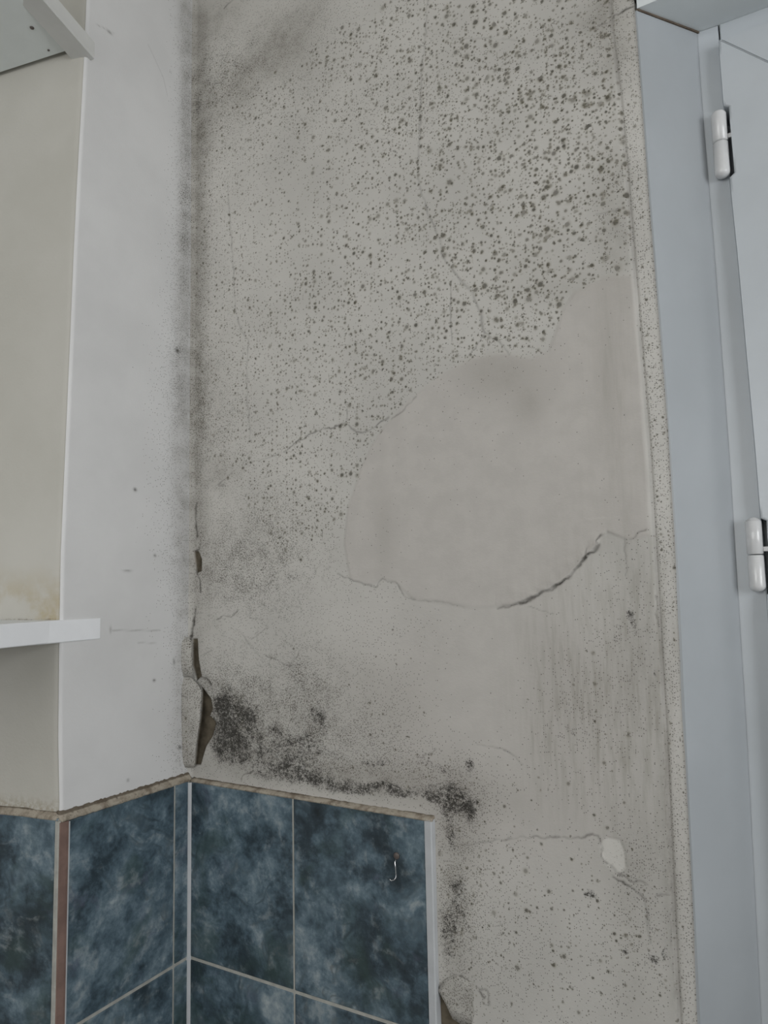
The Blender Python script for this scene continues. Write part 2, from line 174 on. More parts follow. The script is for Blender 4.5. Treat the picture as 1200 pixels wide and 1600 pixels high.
SIDE_CRACKS = [(0.6,0.3,[(-0.1372,0.228),(-0.0537,0.2226)]),(0.6,0.2,[(-0.0943,0.2084),(-0.0595,0.2047)]),(0.6,0.3,[(-0.1825,1.0799),(-0.1662,1.0843),(-0.1518,1.0872)]),(0.5,0.2,[(-0.088,1.1119),(-0.0582,1.0782),(-0.0487,1.052)])]
# flakes: rows of (left x,y,z) and (right x,y,z)

# ---------------------------------------------------------------- materials
DIRT = lin(92, 86, 72); MOULD = lin(66, 63, 55); SOOT = lin(34, 32, 28)
def plaster(name, base, patch=None, two_d='xz', spots=True):
    m = MatB(name, 0.75, 0.25); x, y, z = m.xyz(); u = x if two_d == 'xz' else y
    A = m.attr('mould_a'); B = m.attr('mould_b'); K = m.attr('mould_c')
    jx, jy, _ = m.noisec(m.vec(u, z), 420, 2)
    v = m.vec(u + (jx - 0.5) * 0.0016, z + (jy - 0.5) * 0.0016); v0 = m.vec(u, z)
    n_low = m.noise(v0, 7, 4); n_mid = m.noise(v0, 38, 4, 0.6); n_hi = m.noise(v0, 300, 3, 0.65)
    dark = tuple(c * (0.92 if spots else 0.965) for c in base); lite = tuple(min(1, c * 1.05) for c in base)
    col = m.mix(dark, lite, n_low.smooth(0.3, 0.7))
    if patch:
        col = m.mix(col, m.mix(tuple(c * 0.93 for c in patch), patch, n_mid.smooth(0.35, 0.65)), B[1] * 0.9)
    # streaks wiped down the plaster
    st = m.noise(m.vec(u * 150.0, z * 16.0), 1.0, 4, 0.6); st2 = m.noise(m.vec(u * 60.0, z * 4.0), 1.0, 3, 0.6)
    col = m.mix(col, lin(138, 134, 122), (B[2] * st.smooth(0.4, 0.72) * (0.2 + st2)).clamp() * 0.6)
    # soft grime
    col = m.mix(col, DIRT, (B[0] * (0.5 + 0.75 * n_mid.smooth(0.25, 0.8)) * (0.75 + 0.5 * n_hi)).clamp() * 0.6)
    if spots:
        clump = m.noise(v0, 26, 3, 0.6).smooth(0.3, 0.7)
        dens = (A[0] * (0.35 + 1.0 * clump)).clamp()
        for sc, dm, rm, st_ in ((74, 0.5, 0.19, 0.82), (118, 0.66, 0.2, 0.85), (185, 0.62, 0.21, 0.82), (300, 0.3, 0.2, 0.7)):
            d, r = m.voro(v, sc)
            rad = A[1] * (rm * (0.55 + 0.75 * r[1]))
            on = r[0].lt(dens * dm)
            halo = d.smooth(rad * 0.7, rad * 1.9, 1.0, 0.0) * on
            col = m.mix(col, lin(132, 126, 106), halo * 0.26)
            core = d.smooth(rad * 0.45, rad * 1.1, 1.0, 0.0) * on * (0.35 + 0.65 * r[2])
            col = m.mix(col, MOULD, core * st_)
    # fine speckle
    f = (A[2] * (0.8 + 0.4 * n_mid.smooth(0.2, 0.8))).clamp()
    t = 0.765 - f * 0.36
    sp = m.noise(v, 500, 3, 0.72)
    col = m.mix(col, lin(74, 70, 60), sp.smooth(t, t + 0.07) * f.smooth(0.02, 0.12) * 0.85)
    d, r = m.voro(v, 430)
    col = m.mix(col, lin(58, 54, 46), d.smooth(0.1, 0.32, 1.0, 0.0) * r[0].lt(f * 0.75) * 0.8)
    # crazing
    ed = m.voro(m.vec(u + (jx - 0.5) * 0.012, z + (jy - 0.5) * 0.012), 75, 'DISTANCE_TO_EDGE')
    col = m.mix(col, lin(70, 66, 56), ed.smooth(0.0, 0.07, 1.0, 0.0) * K[1] * n_mid.smooth(0.42, 0.6) * 0.75)
    # heavy black mould
    bl = m.noise(v0, 230, 6, 0.75, 0.6); bm_ = m.noise(v0, 90, 4, 0.6)
    bl2 = m.noise(v0, 700, 3, 0.6); bt = 0.7 - A[3] * 0.328
    col = m.mix(col, SOOT, (bl * 0.5 + bm_ * 0.2 + bl2 * 0.3).smooth(bt, bt + 0.14) * A[3].smooth(0.05, 0.3) * 0.9)
    # cracks, bare patches, chalky breaks
    col = m.mix(col, lin(216, 214, 208), K[2] * 0.6)
    col = m.mix(col, lin(52, 48, 42), (B[3] * (0.55 + 0.8 * n_hi)).clamp())
    col = m.mix(col, m.mix(lin(66, 60, 50), lin(104, 96, 82), n_mid.smooth(0.3, 0.7)), K[0])
    m.color(col); m.bump(n_hi * 0.5 + n_mid * 0.5 + sp * 0.25, 0.35, 0.0012)
    return m.m
M = {}
M['mould_plaster'] = plaster('mouldy_cream_plaster', lin(193, 191, 186), lin(190, 186, 181))
M['side_plaster'] = plaster('white_painted_plaster', lin(212, 212, 212), None, 'yz', False)
def plain(name, c, rough=0.5, spec=0.4, var=0.05, scale=12, bump=0.0):
    m = MatB(name, rough, spec); n = m.noise(m.tc.outputs['Object'], scale, 4, 0.6)
    m.color(m.mix(tuple(k * (1 - var) for k in c), tuple(min(1, k * (1 + var)) for k in c), n.smooth(0.3, 0.7)))
    if bump: m.bump(m.noise(m.tc.outputs['Object'], 220, 3), bump, 0.001)
    return m.m
M['white_gloss'] = plain('white_gloss_paint', lin(165, 170, 174), 0.32, 0.5, 0.03, 9)
M['frame_white'] = plain('white_window_paint', lin(192, 198, 203), 0.35, 0.5, 0.03, 9)
M['hinge_white'] = plain('white_enamelled_hinge', lin(214, 215, 216), 0.22, 0.6, 0.04, 60)
M['soffit_white'] = plain('white_soffit_paint', lin(222, 228, 230), 0.5, 0.4, 0.03, 9)
M['shelf_white'] = plain('bright_white_shelf_paint', lin(236, 238, 241), 0.35, 0.4, 0.02, 16)
M['board_white'] = plain('white_melamine_board', lin(226, 232, 232), 0.4, 0.4, 0.03, 14)
M['batten_white'] = plain('white_painted_batten', lin(206, 207, 205), 0.4, 0.4, 0.04, 16)
M['grout'] = plain('pale_grout', lin(168, 168, 162), 0.8, 0.2, 0.12, 60, 0.3)
M['edge_white'] = plain('white_plastic_edge_trim', lin(184, 187, 190), 0.4, 0.4, 0.05, 30)
M['rust_bead'] = plain('brown_stained_bead', lin(122, 100, 92), 0.6, 0.3, 0.15, 40)
M['brown_caulk'] = plain('brown_old_caulk', lin(96, 86, 76), 0.8, 0.2, 0.25, 90)
M['ceiling'] = plain('white_ceiling', lin(205, 204, 198), 0.8, 0.2)
M['floor'] = plain('grey_floor', lin(168, 164, 158), 0.6, 0.3)
M['steel'] = MatB('bright_steel', 0.22).m; M['steel'].node_tree.nodes['Principled BSDF'].inputs['Metallic'].default_value = 1.0
M['steel'].node_tree.nodes['Principled BSDF'].inputs['Base Color'].default_value = (0.75, 0.76, 0.78, 1)
M['dark_metal'] = plain('dull_brown_metal', lin(92, 84, 80), 0.45, 0.5)
def beige_mat():
    m = MatB('beige_plaster_wall', 0.75, 0.25); o = m.tc.outputs['Object']; n = m.noise(o, 6, 4); n2 = m.noise(o, 16, 5, 0.6); x, y, z = m.xyz()
    col = m.mix(lin(186, 184, 176), lin(193, 191, 184), n.smooth(0.3, 0.7))
    near = z.smooth(0.24, 0.33, 1.0, 0.0) * z.smooth(0.235, 0.245)          # yellow damp stain just above the shelf
    col = m.mix(col, lin(168, 152, 112), near * n2.smooth(0.42, 0.62) * 0.75)
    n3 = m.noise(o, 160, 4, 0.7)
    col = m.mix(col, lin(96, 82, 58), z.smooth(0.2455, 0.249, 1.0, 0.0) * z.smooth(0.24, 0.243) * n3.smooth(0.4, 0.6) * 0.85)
    col = m.mix(col, lin(150, 138, 116), z.smooth(0.01, 0.03, 1.0, 0.0) * n3.smooth(0.4, 0.6) * 0.6)
    m.color(col); m.bump(m.noise(o, 260, 3), 0.25, 0.001); return m.m
M['beige'] = beige_mat()
def tile_mat(name, gain, dark_bias):
    m = MatB(name, 0.28, 0.5); oi = m.nt.nodes.new('ShaderNodeObjectInfo'); r = E(m.nt, oi.outputs['Random'])
    x, y, z = m.xyz(); v = m.vec(x + r * 7.0, y + r * 3.0, z + r * 11.0)
    a, b, c = m.noisec(v, 14, 2)
    w = m.vec(x + r * 7.0 + (a - 0.5) * 0.05, y + r * 3.0 + (b - 0.5) * 0.05, z + r * 11.0 + (c - 0.5) * 0.05)
    n = m.noise(w, 13, 8, 0.68, 0.2); n2 = m.noise(v, 46, 6, 0.7); cl = m.noise(v, 7, 3)
    g = gain
    k = lambda *q: tuple(min(1.0, t * g) for t in lin(*q))
    f = (n * 0.62 + n2 * 0.38 + (cl - 0.5) * 0.35 - dark_bias).clamp()
    col = m.ramp(f, [(0.32, k(36, 44, 49)), (0.42, k(54, 67, 75)), (0.5, k(80, 98, 109)), (0.57, k(108, 126, 136)), (0.7, k(168, 177, 180))])
    col = m.mix(col, k(60, 78, 74), m.noise(v, 9, 4, 0.6, 0.8).smooth(0.52, 0.68) * 0.55)
    col = m.mix(col, k(96, 96, 116), m.noise(w, 17, 4, 0.6).smooth(0.6, 0.74) * 0.4)
    vn = (m.noise(w, 8, 5, 0.6, 1.2) - 0.5).absv()
    col = m.mix(col, k(150, 156, 156), vn.smooth(0.0, 0.05, 1.0, 0.0) * n2.smooth(0.45, 0.65) * 0.4)
    vd = (m.noise(w, 6, 4, 0.6, 0.8) - 0.47).absv()
    col = m.mix(col, k(34, 42, 44), vd.smooth(0.0, 0.03, 1.0, 0.0) * n2.smooth(0.4, 0.6) * 0.45)
    m.color(col); m.bump(n2 + n * 0.5, 0.12, 0.001); return m.m
M['tile_blue'] = tile_mat('blue_marbled_tile', 1.0, 0.0)
def sealant_mat(name, zb):
    m = MatB(name, 0.7, 0.3); o = m.tc.outputs['Object']; n = m.noise(o, 45, 5, 0.65); n2 = m.noise(o, 220, 4, 0.7)
    col = m.mix(lin(168, 160, 146), lin(110, 98, 84), n.smooth(0.42, 0.66) * 0.8); col = m.mix(col, lin(64, 56, 48), n2.smooth(0.56, 0.7) * 0.6)
    x, y, z = m.xyz(); col = m.mix(col, lin(86, 76, 64), (z + (n - 0.5) * 0.003).smooth(zb, zb + 0.0016) * 0.8)
    m.color(col); m.bump(n2, 0.4, 0.001); return m.m
M['sealant'] = sealant_mat('dirty_cream_sealant', 0.0012); M['sealant_side'] = sealant_mat('cream_sealant', 0.0062); M['sealant_pier'] = sealant_mat('pale_cream_sealant', 0.0085)
def glass_mat():
    m = bpy.data.materials.new('window_glass'); m.use_nodes = True; nt = m.node_tree; nt.nodes.clear()
    o = nt.nodes.new('ShaderNodeOutputMaterial'); t = nt.nodes.new('ShaderNodeBsdfTransparent'); g = nt.nodes.new('ShaderNodeBsdfGlossy'); mx = nt.nodes.new('ShaderNodeMixShader')
    g.inputs['Roughness'].default_value = 0.02; fr = nt.nodes.new('ShaderNodeFresnel'); fr.inputs[0].default_value = 1.45
    nt.links.new(fr.outputs[0], mx.inputs[0]); nt.links.new(t.outputs[0], mx.inputs[1]); nt.links.new(g.outputs[0], mx.inputs[2]); nt.links.new(mx.outputs[0], o.inputs[0]); return m
M['glass'] = glass_mat()
# ---------------------------------------------------------------- numpy fields on the plaster
def field(U, Z, blobs):
    F = np.zeros_like(U)
    for (x, z, rx, rz, amp, ang) in blobs:
        s = (np.abs(U - x) < 2.6 * max(rx, rz)) & (np.abs(Z - z) < 2.6 * max(rx, rz))
        if not s.any(): continue
        du = U[s] - x; dz = Z[s] - z
        if ang: ca, sa = math.cos(ang), math.sin(ang); du, dz = du * ca + dz * sa, -du * sa + dz * ca
        F[s] = np.maximum(F[s], 0) + amp * np.exp(-((du / rx) ** 2 + (dz / rz) ** 2) * 0.9)
    return F
def seg_dist(U, Z, pts, reach):
    P = np.array(pts); D = np.full(U.shape, 9.0)
    s = (U > P[:, 0].min() - reach) & (U < P[:, 0].max() + reach) & (Z > P[:, 1].min() - reach) & (Z < P[:, 1].max() + reach)
    if not s.any(): return D
    u, z = U[s], Z[s]; best = np.full(u.shape, 9.0)
    for a, b in zip(P, P[1:]):
        ab = b - a; t = np.clip(((u - a[0]) * ab[0] + (z - a[1]) * ab[1]) / (ab @ ab + 1e-12), 0, 1)
        best = np.minimum(best, np.hypot(u - a[0] - t * ab[0], z - a[1] - t * ab[1]))
    D[s] = best; return D
def in_poly(U, Z, pts):
    P = np.array(pts); I = np.zeros(U.shape, bool)
    s = (U > P[:, 0].min()) & (U < P[:, 0].max()) & (Z > P[:, 1].min()) & (Z < P[:, 1].max())
    u, z = U[s], Z[s]; c = np.zeros(u.shape, bool)
    for (x0, z0), (x1, z1) in zip(P, np.roll(P, -1, 0)):
        if z0 == z1: continue
        k = ((z0 > z) != (z1 > z)) & (u < (x1 - x0) * (z - z0) / (z1 - z0) + x0); c ^= k
    I[s] = c; return I
def soft_poly(U, Z, pts, soft):
    I = in_poly(U, Z, pts); D = seg_dist(U, Z, pts + pts[:1], soft * 1.5); sd = np.where(I, D, -D)
    return np.clip(0.5 + sd / (2 * soft), 0, 1)
def wobble(U, Z, f, seed):
    r = np.random.default_rng(seed); o = np.zeros_like(U)
    for i in range(6):
        a = r.uniform(0, 6.28); k = f * r.uniform(0.6, 1.7); o += np.sin((U * math.cos(a) + Z * math.sin(a)) * k + r.uniform(0, 6.28))
    return o / 6
# ---------------------------------------------------------------- wall_back: the mouldy wall between the pier and the window
WY = 0.007                                                             # plaster plane, tiles stand 7 mm proud at y = 0
EDGE = [(-1.3, .670), (-.1, .671), (.12, .673), (.42, .673), (.663, .667), (.75, .665), (.84, .662), (.918, .657), (1.4, .655)]
BOUND = [(-1.3, .687), (-.16, .688), (-.1, .689), (.12, .6906), (.3, .6928), (.45, .6925), (.7, .687), (.85, .685), (.935, .6835), (1.4, .683)]
def build_back():
    zr = np.concatenate([np.linspace(-1.3, -.38, 6), np.arange(-.36, 1.272, .0013), np.linspace(1.29, 1.4, 4)])
    c1 = np.linspace(0, 1, 590); c2 = np.linspace(0, 1, 24)[1:]
    xe = lerp_tab(zr, EDGE)[:, None]; xb = lerp_tab(zr, BOUND)[:, None]
    U = np.concatenate([-.007 + (xe + .007) * c1[None, :], xe + (xb - xe) * c2[None, :]], 1); Z = np.repeat(zr[:, None], U.shape[1], 1)
    lip = np.concatenate([np.zeros(590), c2])[None, :] * np.ones_like(U)   # 0 on the wall, 0..1 across the edge strip
    on_lip = np.concatenate([np.zeros(590), np.ones(23)])[None, :] * np.ones_like(U)
    wob = wobble(U, Z, 90, 3) * .006; Uw = U + wob; Zw = Z + wobble(U, Z, 80, 5) * .006
    spot = np.zeros_like(U)
    for P in SPOT_AREA: spot = np.maximum(spot, soft_poly(Uw, Zw, P, .018) * .62)
    patch = np.zeros_like(U)
    for P in PATCH: patch = np.maximum(patch, soft_poly(U + wob * .25, Z, P, .0022))
    spot = spot + field(U, Z, SPOT_MORE) * .62 - field(U, Z, SPOT_LESS) * .8
    spot = np.clip(spot, 0, 1) * (1 - patch * .97)
    spot = np.where(on_lip > 0, .5 * np.clip((Z - .1) * 3, .25, 1), spot)
    size = np.clip(.72 + .75 * (U / .67) - .25 * np.clip(.2 - Z, 0, 1), .6, 1.4); size = size * np.clip(.78 + (Z - .22) * 2.2, .78, 1); size = np.where(on_lip > 0, .7, size)
    fine = .86 * (1 - np.exp(-field(U, Z, FINE) / .66)) * (1 - patch * .8); fine = np.where(on_lip > 0, .46, fine)
    black = field(Uw, Zw, BLACK) * 1.2; black = np.where(black < .5, black, .5 + .5 * (1 - np.exp(-(black - .5) / .5))); black = np.clip(black * (1 + .22 * wobble(U, Z, 190, 31)), 0, 1)
    grime = .95 * (1 - np.exp(-field(U, Z, GRIME) / .62)); streak = np.clip(field(U, Z, STREAK), 0, 1); craze = np.clip(field(U, Z, CRAZE), 0, 1)
    edge_line = np.exp(-((U - xe) / .0022) ** 2)
    crack = edge_line * .42 * (.6 + .4 * wobble(U, Z, 60, 9)) + np.exp(-((U - xb) / .0022) ** 2) * .35
    h = wobble(U, Z, 14, 1) * .0009 + wobble(U, Z, 46, 2) * .00035 - edge_line * .0016 - on_lip * (.0012 + lip * .003)
    Uk = U + wobble(U, Z, 330, 21) * .0022 + wobble(U, Z, 1100, 22) * .0009 + wob * .3; Zk = Z + wobble(U, Z, 360, 23) * .0022 + wobble(U, Z, 1000, 24) * .0009
    wvar = 1 + .45 * wobble(U, Z, 260, 25); svar = np.clip(.72 + .6 * wobble(U, Z, 210, 26), .15, 1)
    for i, (w, s, P) in enumerate(CRACKS):
        d = seg_dist(Uk, Zk, P, .03); k = np.exp(-(d / (w * wvar * .0012)) ** 2) * svar
        crack = np.maximum(crack, min(1, s * 1.2) * k); h -= .0011 * s * k
        if i == LIFT: h += np.where(patch > .5, .0042 * np.exp(-d / .011), 0)
    bare = np.zeros_like(U); chalk = np.zeros_like(U)
    for P in BARE: bare = np.maximum(bare, soft_poly(U + wob * .4, Z, P, .0008))
    for P in CHALK: chalk = np.maximum(chalk, soft_poly(U + wob * .4, Z, P, .0012))
    h += patch * .0008 - bare * .0026 - chalk * .001
    cr = np.clip(1 - (U + .007) / .009, 0, 1); h += cr ** 2 * .005                                    # rounded inner corner
    P3 = np.stack([U, WY - h, Z], -1)
    a = np.stack([spot, size, fine, black], -1); b = np.stack([grime, np.maximum(patch, np.clip(field(U, Z, TINT), 0, .8)), streak, np.clip(crack, 0, 1)], -1); c = np.stack([bare, craze, chalk, np.ones_like(U)], -1)
    Uc = (U[:-1, :-1] + U[1:, 1:]) / 2; Zc = (Z[:-1, :-1] + Z[1:, 1:]) / 2
    keep = ~((Uc < .38) & (Zc < -.012))
    me = grid_mesh('wall_back', P3, keep, {'mould_a': a, 'mould_b': b, 'mould_c': c})
    return prop(link('wall_back', me, M['mould_plaster']), 'cream plaster wall speckled with mould, cracked and patched beside the window', 'wall', 'structure')
LIFT = next(i for i, c in enumerate(CRACKS) if c[0] == 1.41)
wall_back = build_back()
box('wall_core', -.3, .684, .016, .16, -1.3, 1.4, M['ceiling'], wall_back)
box('wall_over_window', .684, 2.3, WY, .16, .945, 1.4, M['side_plaster'], wall_back)
box('wall_beside_window', 1.66, 2.3, WY, .16, -1.3, .945, M['side_plaster'], wall_back)
box('wall_under_window', .684, 1.66, WY + .008, .16, -1.3, -.24, M['side_plaster'], wall_back)
# ---------------------------------------------------------------- wall_left: the white side of the pier, wall_pier: its beige front
CORNER = [(-1.3, -.211), (.02, -.211), (.1, -.2145), (.21, -.216), (.33, -.217), (.73, -.208), (.875, -.204), (1.01, -.199), (1.4, -.19)]
def build_side():
    zr = np.concatenate([np.linspace(-1.3, -.02, 5), np.arange(-.01, 1.272, .0022), np.linspace(1.29, 1.4, 4)])
    c = np.linspace(0, 1, 150); ye = lerp_tab(zr, CORNER)[:, None]
    U = WY + .004 + (ye - WY - .004) * c[None, :]; Z = np.repeat(zr[:, None], 150, 1)
    fine = .78 * (1 - np.exp(-field(U, Z, SIDE_FINE) / .62)); grime = .85 * (1 - np.exp(-field(U, Z, SIDE_GRIME) / .66))
    dots = np.clip(field(U, Z, SIDE_DOT), 0, 1)
    h = wobble(U, Z, 16, 11) * .0006
    crack = dots.copy()
    for w, s, P in SIDE_CRACKS: crack = np.maximum(crack, s * np.exp(-(seg_dist(U, Z, P, .01) / (w * .0014)) ** 2))
    e = np.clip(1 - (U - ye) / .004, 0, 1); h -= e ** 2 * .003
    z0 = np.zeros_like(U); P3 = np.stack([-.007 + h, U, Z], -1)
    me = grid_mesh('wall_left', P3, None, {'mould_a': np.stack([z0, z0 + 1, fine, z0], -1), 'mould_b': np.stack([grime, z0, z0, crack], -1), 'mould_c': np.stack([z0, z0, z0, z0 + 1], -1)})
    return prop(link('wall_left', me, M['side_plaster']), 'white painted side of the wall pier left of the mouldy wall', 'wall', 'structure')
wall_left = build_side()
TA = math.radians(11.0); DX, DY = -math.cos(TA), -math.sin(TA)        # the pier's front runs 11 degrees off square
def build_pier():
    zr = np.concatenate([np.linspace(-1.3, -.02, 5), np.linspace(0, 1.27, 90), np.linspace(1.29, 1.4, 3)]); t = np.concatenate([np.linspace(0, .2, 40), np.linspace(.25, 1.4, 8)])
    ye = lerp_tab(zr, CORNER)[:, None]; T = t[None, :] * np.ones_like(ye); e = np.clip(1 - T / .004, 0, 1) ** 2 * .002
    P = np.stack([-.0095 + T * DX, ye + T * DY + e + wobble(T, zr[:, None] + T * 0, 15, 8) * .0005, zr[:, None] + T * 0], -1)
    return prop(link('wall_pier', grid_mesh('wall_pier', P), M['beige']), 'beige front face of the pier behind the white shelves', 'wall', 'structure')
wall_pier = build_pier()
# ---------------------------------------------------------------- tiles
TH = 0.2485
def tile_mesh(w, h, t, name):
    bm = box_bm(0, w, 0, t, -h, 0, 0.0014, 2); me = bpy.data.meshes.new(name); bmesh.ops.recalc_face_normals(bm, faces=bm.faces); bm.to_mesh(me); bm.free(); me.materials.append(M['tile_blue']); return me
def tile(me, parent, loc, rz=0.0):
    o = bpy.data.objects.new('tile', me); C.objects.link(o); o.location = loc; o.rotation_euler = (0, 0, rz); o.parent = parent; return o
# on the mouldy wall (front face at y = 0)
G = 0.0028
w_a = .1903 - .0025 - G / 2; w_b = .3905 - .1903 - G / 2
me_a = tile_mesh(w_a, TH - G, .0075, 'tile_a'); me_b = tile_mesh(w_b, TH - G, .0075, 'tile_b')
for r in range(3):
    z = -.0012 - r * .25
    tile(me_a, wall_back, (.0025, 0, z)); tile(me_b, wall_back, (.1903 + G / 2, 0, z))
box('grout_bed', -.004, .392, .0012, .016, -.76, -.0015, M['grout'], wall_back)
# on the white side (front face at x = 0)
me_c = tile_mesh(.0286 - .0025 - G / 2, TH - G, .0075, 'tile_c'); me_d = tile_mesh(.2037 - .0286 - G / 2, TH - G, .0075, 'tile_d')
for r in range(3):
    z = -.0012 - r * .25
    tile(me_c, wall_left, (0, -.0286 + G / 2, z), math.radians(90)); tile(me_d, wall_left, (0, -.2037, z), math.radians(90))
box('grout_bed', -.012, -.0012, -.203, .004, -.76, -.0015, M['grout'], wall_left)
loft('corner_grout', [[(-.003, -.0045, z), (.001, -.0032, z), (.0042, .0005, z), (-.003, .003, z)] for z in (-.76, -.003)], M['edge_white'], wall_left)
# on the pier's beige front
me_e = tile_mesh(.199, .262 - G, .0075, 'tile_e')
fx, fy = -.0035, -.2165
for r in range(3):
    z = .0035 - r * .262
    for k in range(6):
        s = .0015 + .199 + k * .2018
        tile(me_e, wall_pier, (fx + DX * s, fy + DY * s, z), TA)
def rot_box(name, s0, s1, n0, n1, z0, z1, mat, parent, bev=0.0):
    """box along the pier's front: s to the left, n out into the room"""
    o = box(name, -s1, -s0, -n1, -n0, z0, z1, mat, parent, bev)
    o.location = (fx, fy, 0); o.rotation_euler = (0, 0, TA); return o
rot_box('grout_bed', .001, 1.215, -.014, -.0012, -.76, .003, M['grout'], wall_pier)
# corner bead between front and side tiles
loft('corner_bead', [[(-.006, -.2045, z), (.0004, -.2042, z), (.0006, -.2075, z), (-.0005, -.2155, z), (-.006, -.2175, z)] for z in (-.76, -.001)], M['rust_bead'], wall_left)
loft('corner_grout', [[(-.002, -.2028, z), (.0008, -.2028, z), (.0009, -.2044, z), (-.002, -.2044, z)] for z in (-.76, -.002)], M['edge_white'], wall_left)
loft('corner_grout', [[(-.0065, -.213, z), (-.0014, -.2145, z), (-.0022, -.2178, z), (-.0068, -.2182, z)] for z in (-.76, .001)], M['grout'], wall_pier)
# white edge trim closing the tiles on the mouldy wall
loft('tile_edge_trim', [[(.3906, .010, z), (.3906, -.0006, z), (.3988, -.0008, z), (.4002, .0005, z), (.4012, .010, z)] for z in (-.76, -.002)], M['edge_white'], wall_back)
# sealant along the tile tops, lumpy
def bead(name, p0, p1, n, mat, parent, wob=.0007, hgt=.0052, seed=1, depth=.0078):
    p0, p1, n = Vector(p0), Vector(p1), Vector(n); r = random.Random(seed); rings = []
    N = 70
    for i in range(N + 1):
        c = p0.lerp(p1, i / N); a, b = r.uniform(-wob, wob), r.uniform(-wob, wob)
        rings.append([c + Vector((0, 0, -.003)) - n * .004, c + n * (depth + .0002 + b * .4) + Vector((0, 0, -.0022 + a * .5)), c + n * (depth - .0006 + b * .5) + Vector((0, 0, .0006 + a * .6)), c + n * (depth * .45) + Vector((0, 0, hgt * .55 + a)), c + n * (.0012) + Vector((0, 0, hgt + a * 1.5)), c - n * .004 + Vector((0, 0, hgt + .001))])
    return loft(name, rings, mat, parent, True)
bead('sealant_bead', (.002, WY, 0), (.4005, WY, -.001), (0, -1, 0), M['sealant'], wall_back, seed=2, hgt=.0028, wob=.0004)
bead('sealant_bead', (-.007, .004, .001), (-.007, -.2135, .002), (1, 0, 0), M['sealant_side'], wall_left, seed=5, hgt=.0085)
bead('sealant_bead', (-.008, -.2105, .004), (-.008 + DX * 1.21, -.2105 + DY * 1.21, .004), (math.sin(TA), -math.cos(TA), 0), M['sealant_pier'], wall_pier, seed=8, hgt=.006, depth=.007)
# ---------------------------------------------------------------- peeling paint (sheets curling off the plaster)
def flake(name, rows, lift, mat, parent, label=None, n=10, thick=.0007):
    """rows: (left point, right point) down the sheet; the free right edge curls out by lift along lift vector"""
    bm = bmesh.new(); lift = Vector(lift); F = []; B = []
    for (a, b) in rows:
        a, b = Vector(a), Vector(b); rf = []; rb = []
        for i in range(n + 1):
            t = i / n; p = a.lerp(b, t) + lift * (4 * t * (1 - t) * .35) + lift * (t ** 3) * .5; rf.append(bm.verts.new(p)); rb.append(bm.verts.new(p - lift.normalized() * thick))
        F.append(rf); B.append(rb)
    for G_, flip in ((F, 0), (B, 1)):
        for r0, r1 in zip(G_, G_[1:]):
            for i in range(n):
                q = (r0[i], r0[i + 1], r1[i + 1], r1[i]); bm.faces.new(q[::-1] if flip else q)
    for r0, r1, s0, s1 in zip(F, F[1:], B, B[1:]):
        bm.faces.new((r0[n], s0[n], s1[n], r1[n])); bm.faces.new((r0[0], r1[0], s1[0], s0[0]))
    for R, S in ((F[0], B[0]), (F[-1], B[-1])):
        for i in range(n): bm.faces.new((R[i], S[i], S[i + 1], R[i + 1]))
    o = from_bm(name, bm, mat, parent, True)
    me = o.data; nv = len(me.vertices); z0 = np.zeros(nv)
    for k, arr in (('mould_a', (z0 + .12, z0 + .8, z0 + .58, z0 + .3)), ('mould_b', (z0 + .5, z0, z0 + .3, z0)), ('mould_c', (z0, z0, z0, z0 + 1))):
        at = me.attributes.new(k, 'FLOAT_COLOR', 'POINT'); at.data.foreach_set('color', np.stack(arr, -1).astype(np.float32).reshape(-1))
    if label: o['label'] = label
    return o
flake('paint_flake', [((-.0081, -.006, .152), (-.003, .0035, .1510)), ((-.0081, -.0105, .139), (.0150, .0015, .1395)), ((-.0081, -.0110, .128), (.0232, -.0002, .1310)), ((-.0081, -.0110, .110), (.0225, -.0010, .1100)), ((-.0081, -.0105, .088), (.0212, -.0010, .0880)), ((-.0081, -.010, .066), (.0150, 0, .0640)), ((-.0081, -.009, .046), (.0105, .001, .0440)), ((-.0081, -.007, .026), (.0076, .003, .0240)), ((-.0081, -.003, .018), (.0040, .005, .0180))],
      (.0022, -.0036, 0), M['mould_plaster'], wall_back, 'long strip of paint curling off the corner above the tiles')
flake('paint_flake', [((-.0081, -.006, .210), (-.0050, .001, .209)), ((-.0081, -.0115, .203), (.0010, .002, .203)), ((-.0081, -.0128, .190), (.0022, .0005, .190)), ((-.0081, -.0125, .170), (.0034, .0005, .170)), ((-.0081, -.0085, .152), (.0028, .004, .150))],
      (.001, -.003, 0), M['mould_plaster'], wall_back, 'short lifted paint strip in the corner')
flake('paint_flake', [((.452, WY + .0005, -.181), (.424, WY - .0008, -.1745)), ((.455, WY + .0005, -.190), (.4085, WY - .001, -.184)), ((.451, WY + .0005, -.203), (.4005, WY - .0018, -.197)), ((.449, WY + .0005, -.216), (.410, WY - .0018, -.210)), ((.440, WY + .0005, -.232), (.4185, WY - .002, -.224))],
      (0, -.0009, 0), M['mould_plaster'], wall_back, 'flap of paint lifting beside the white tile edge')
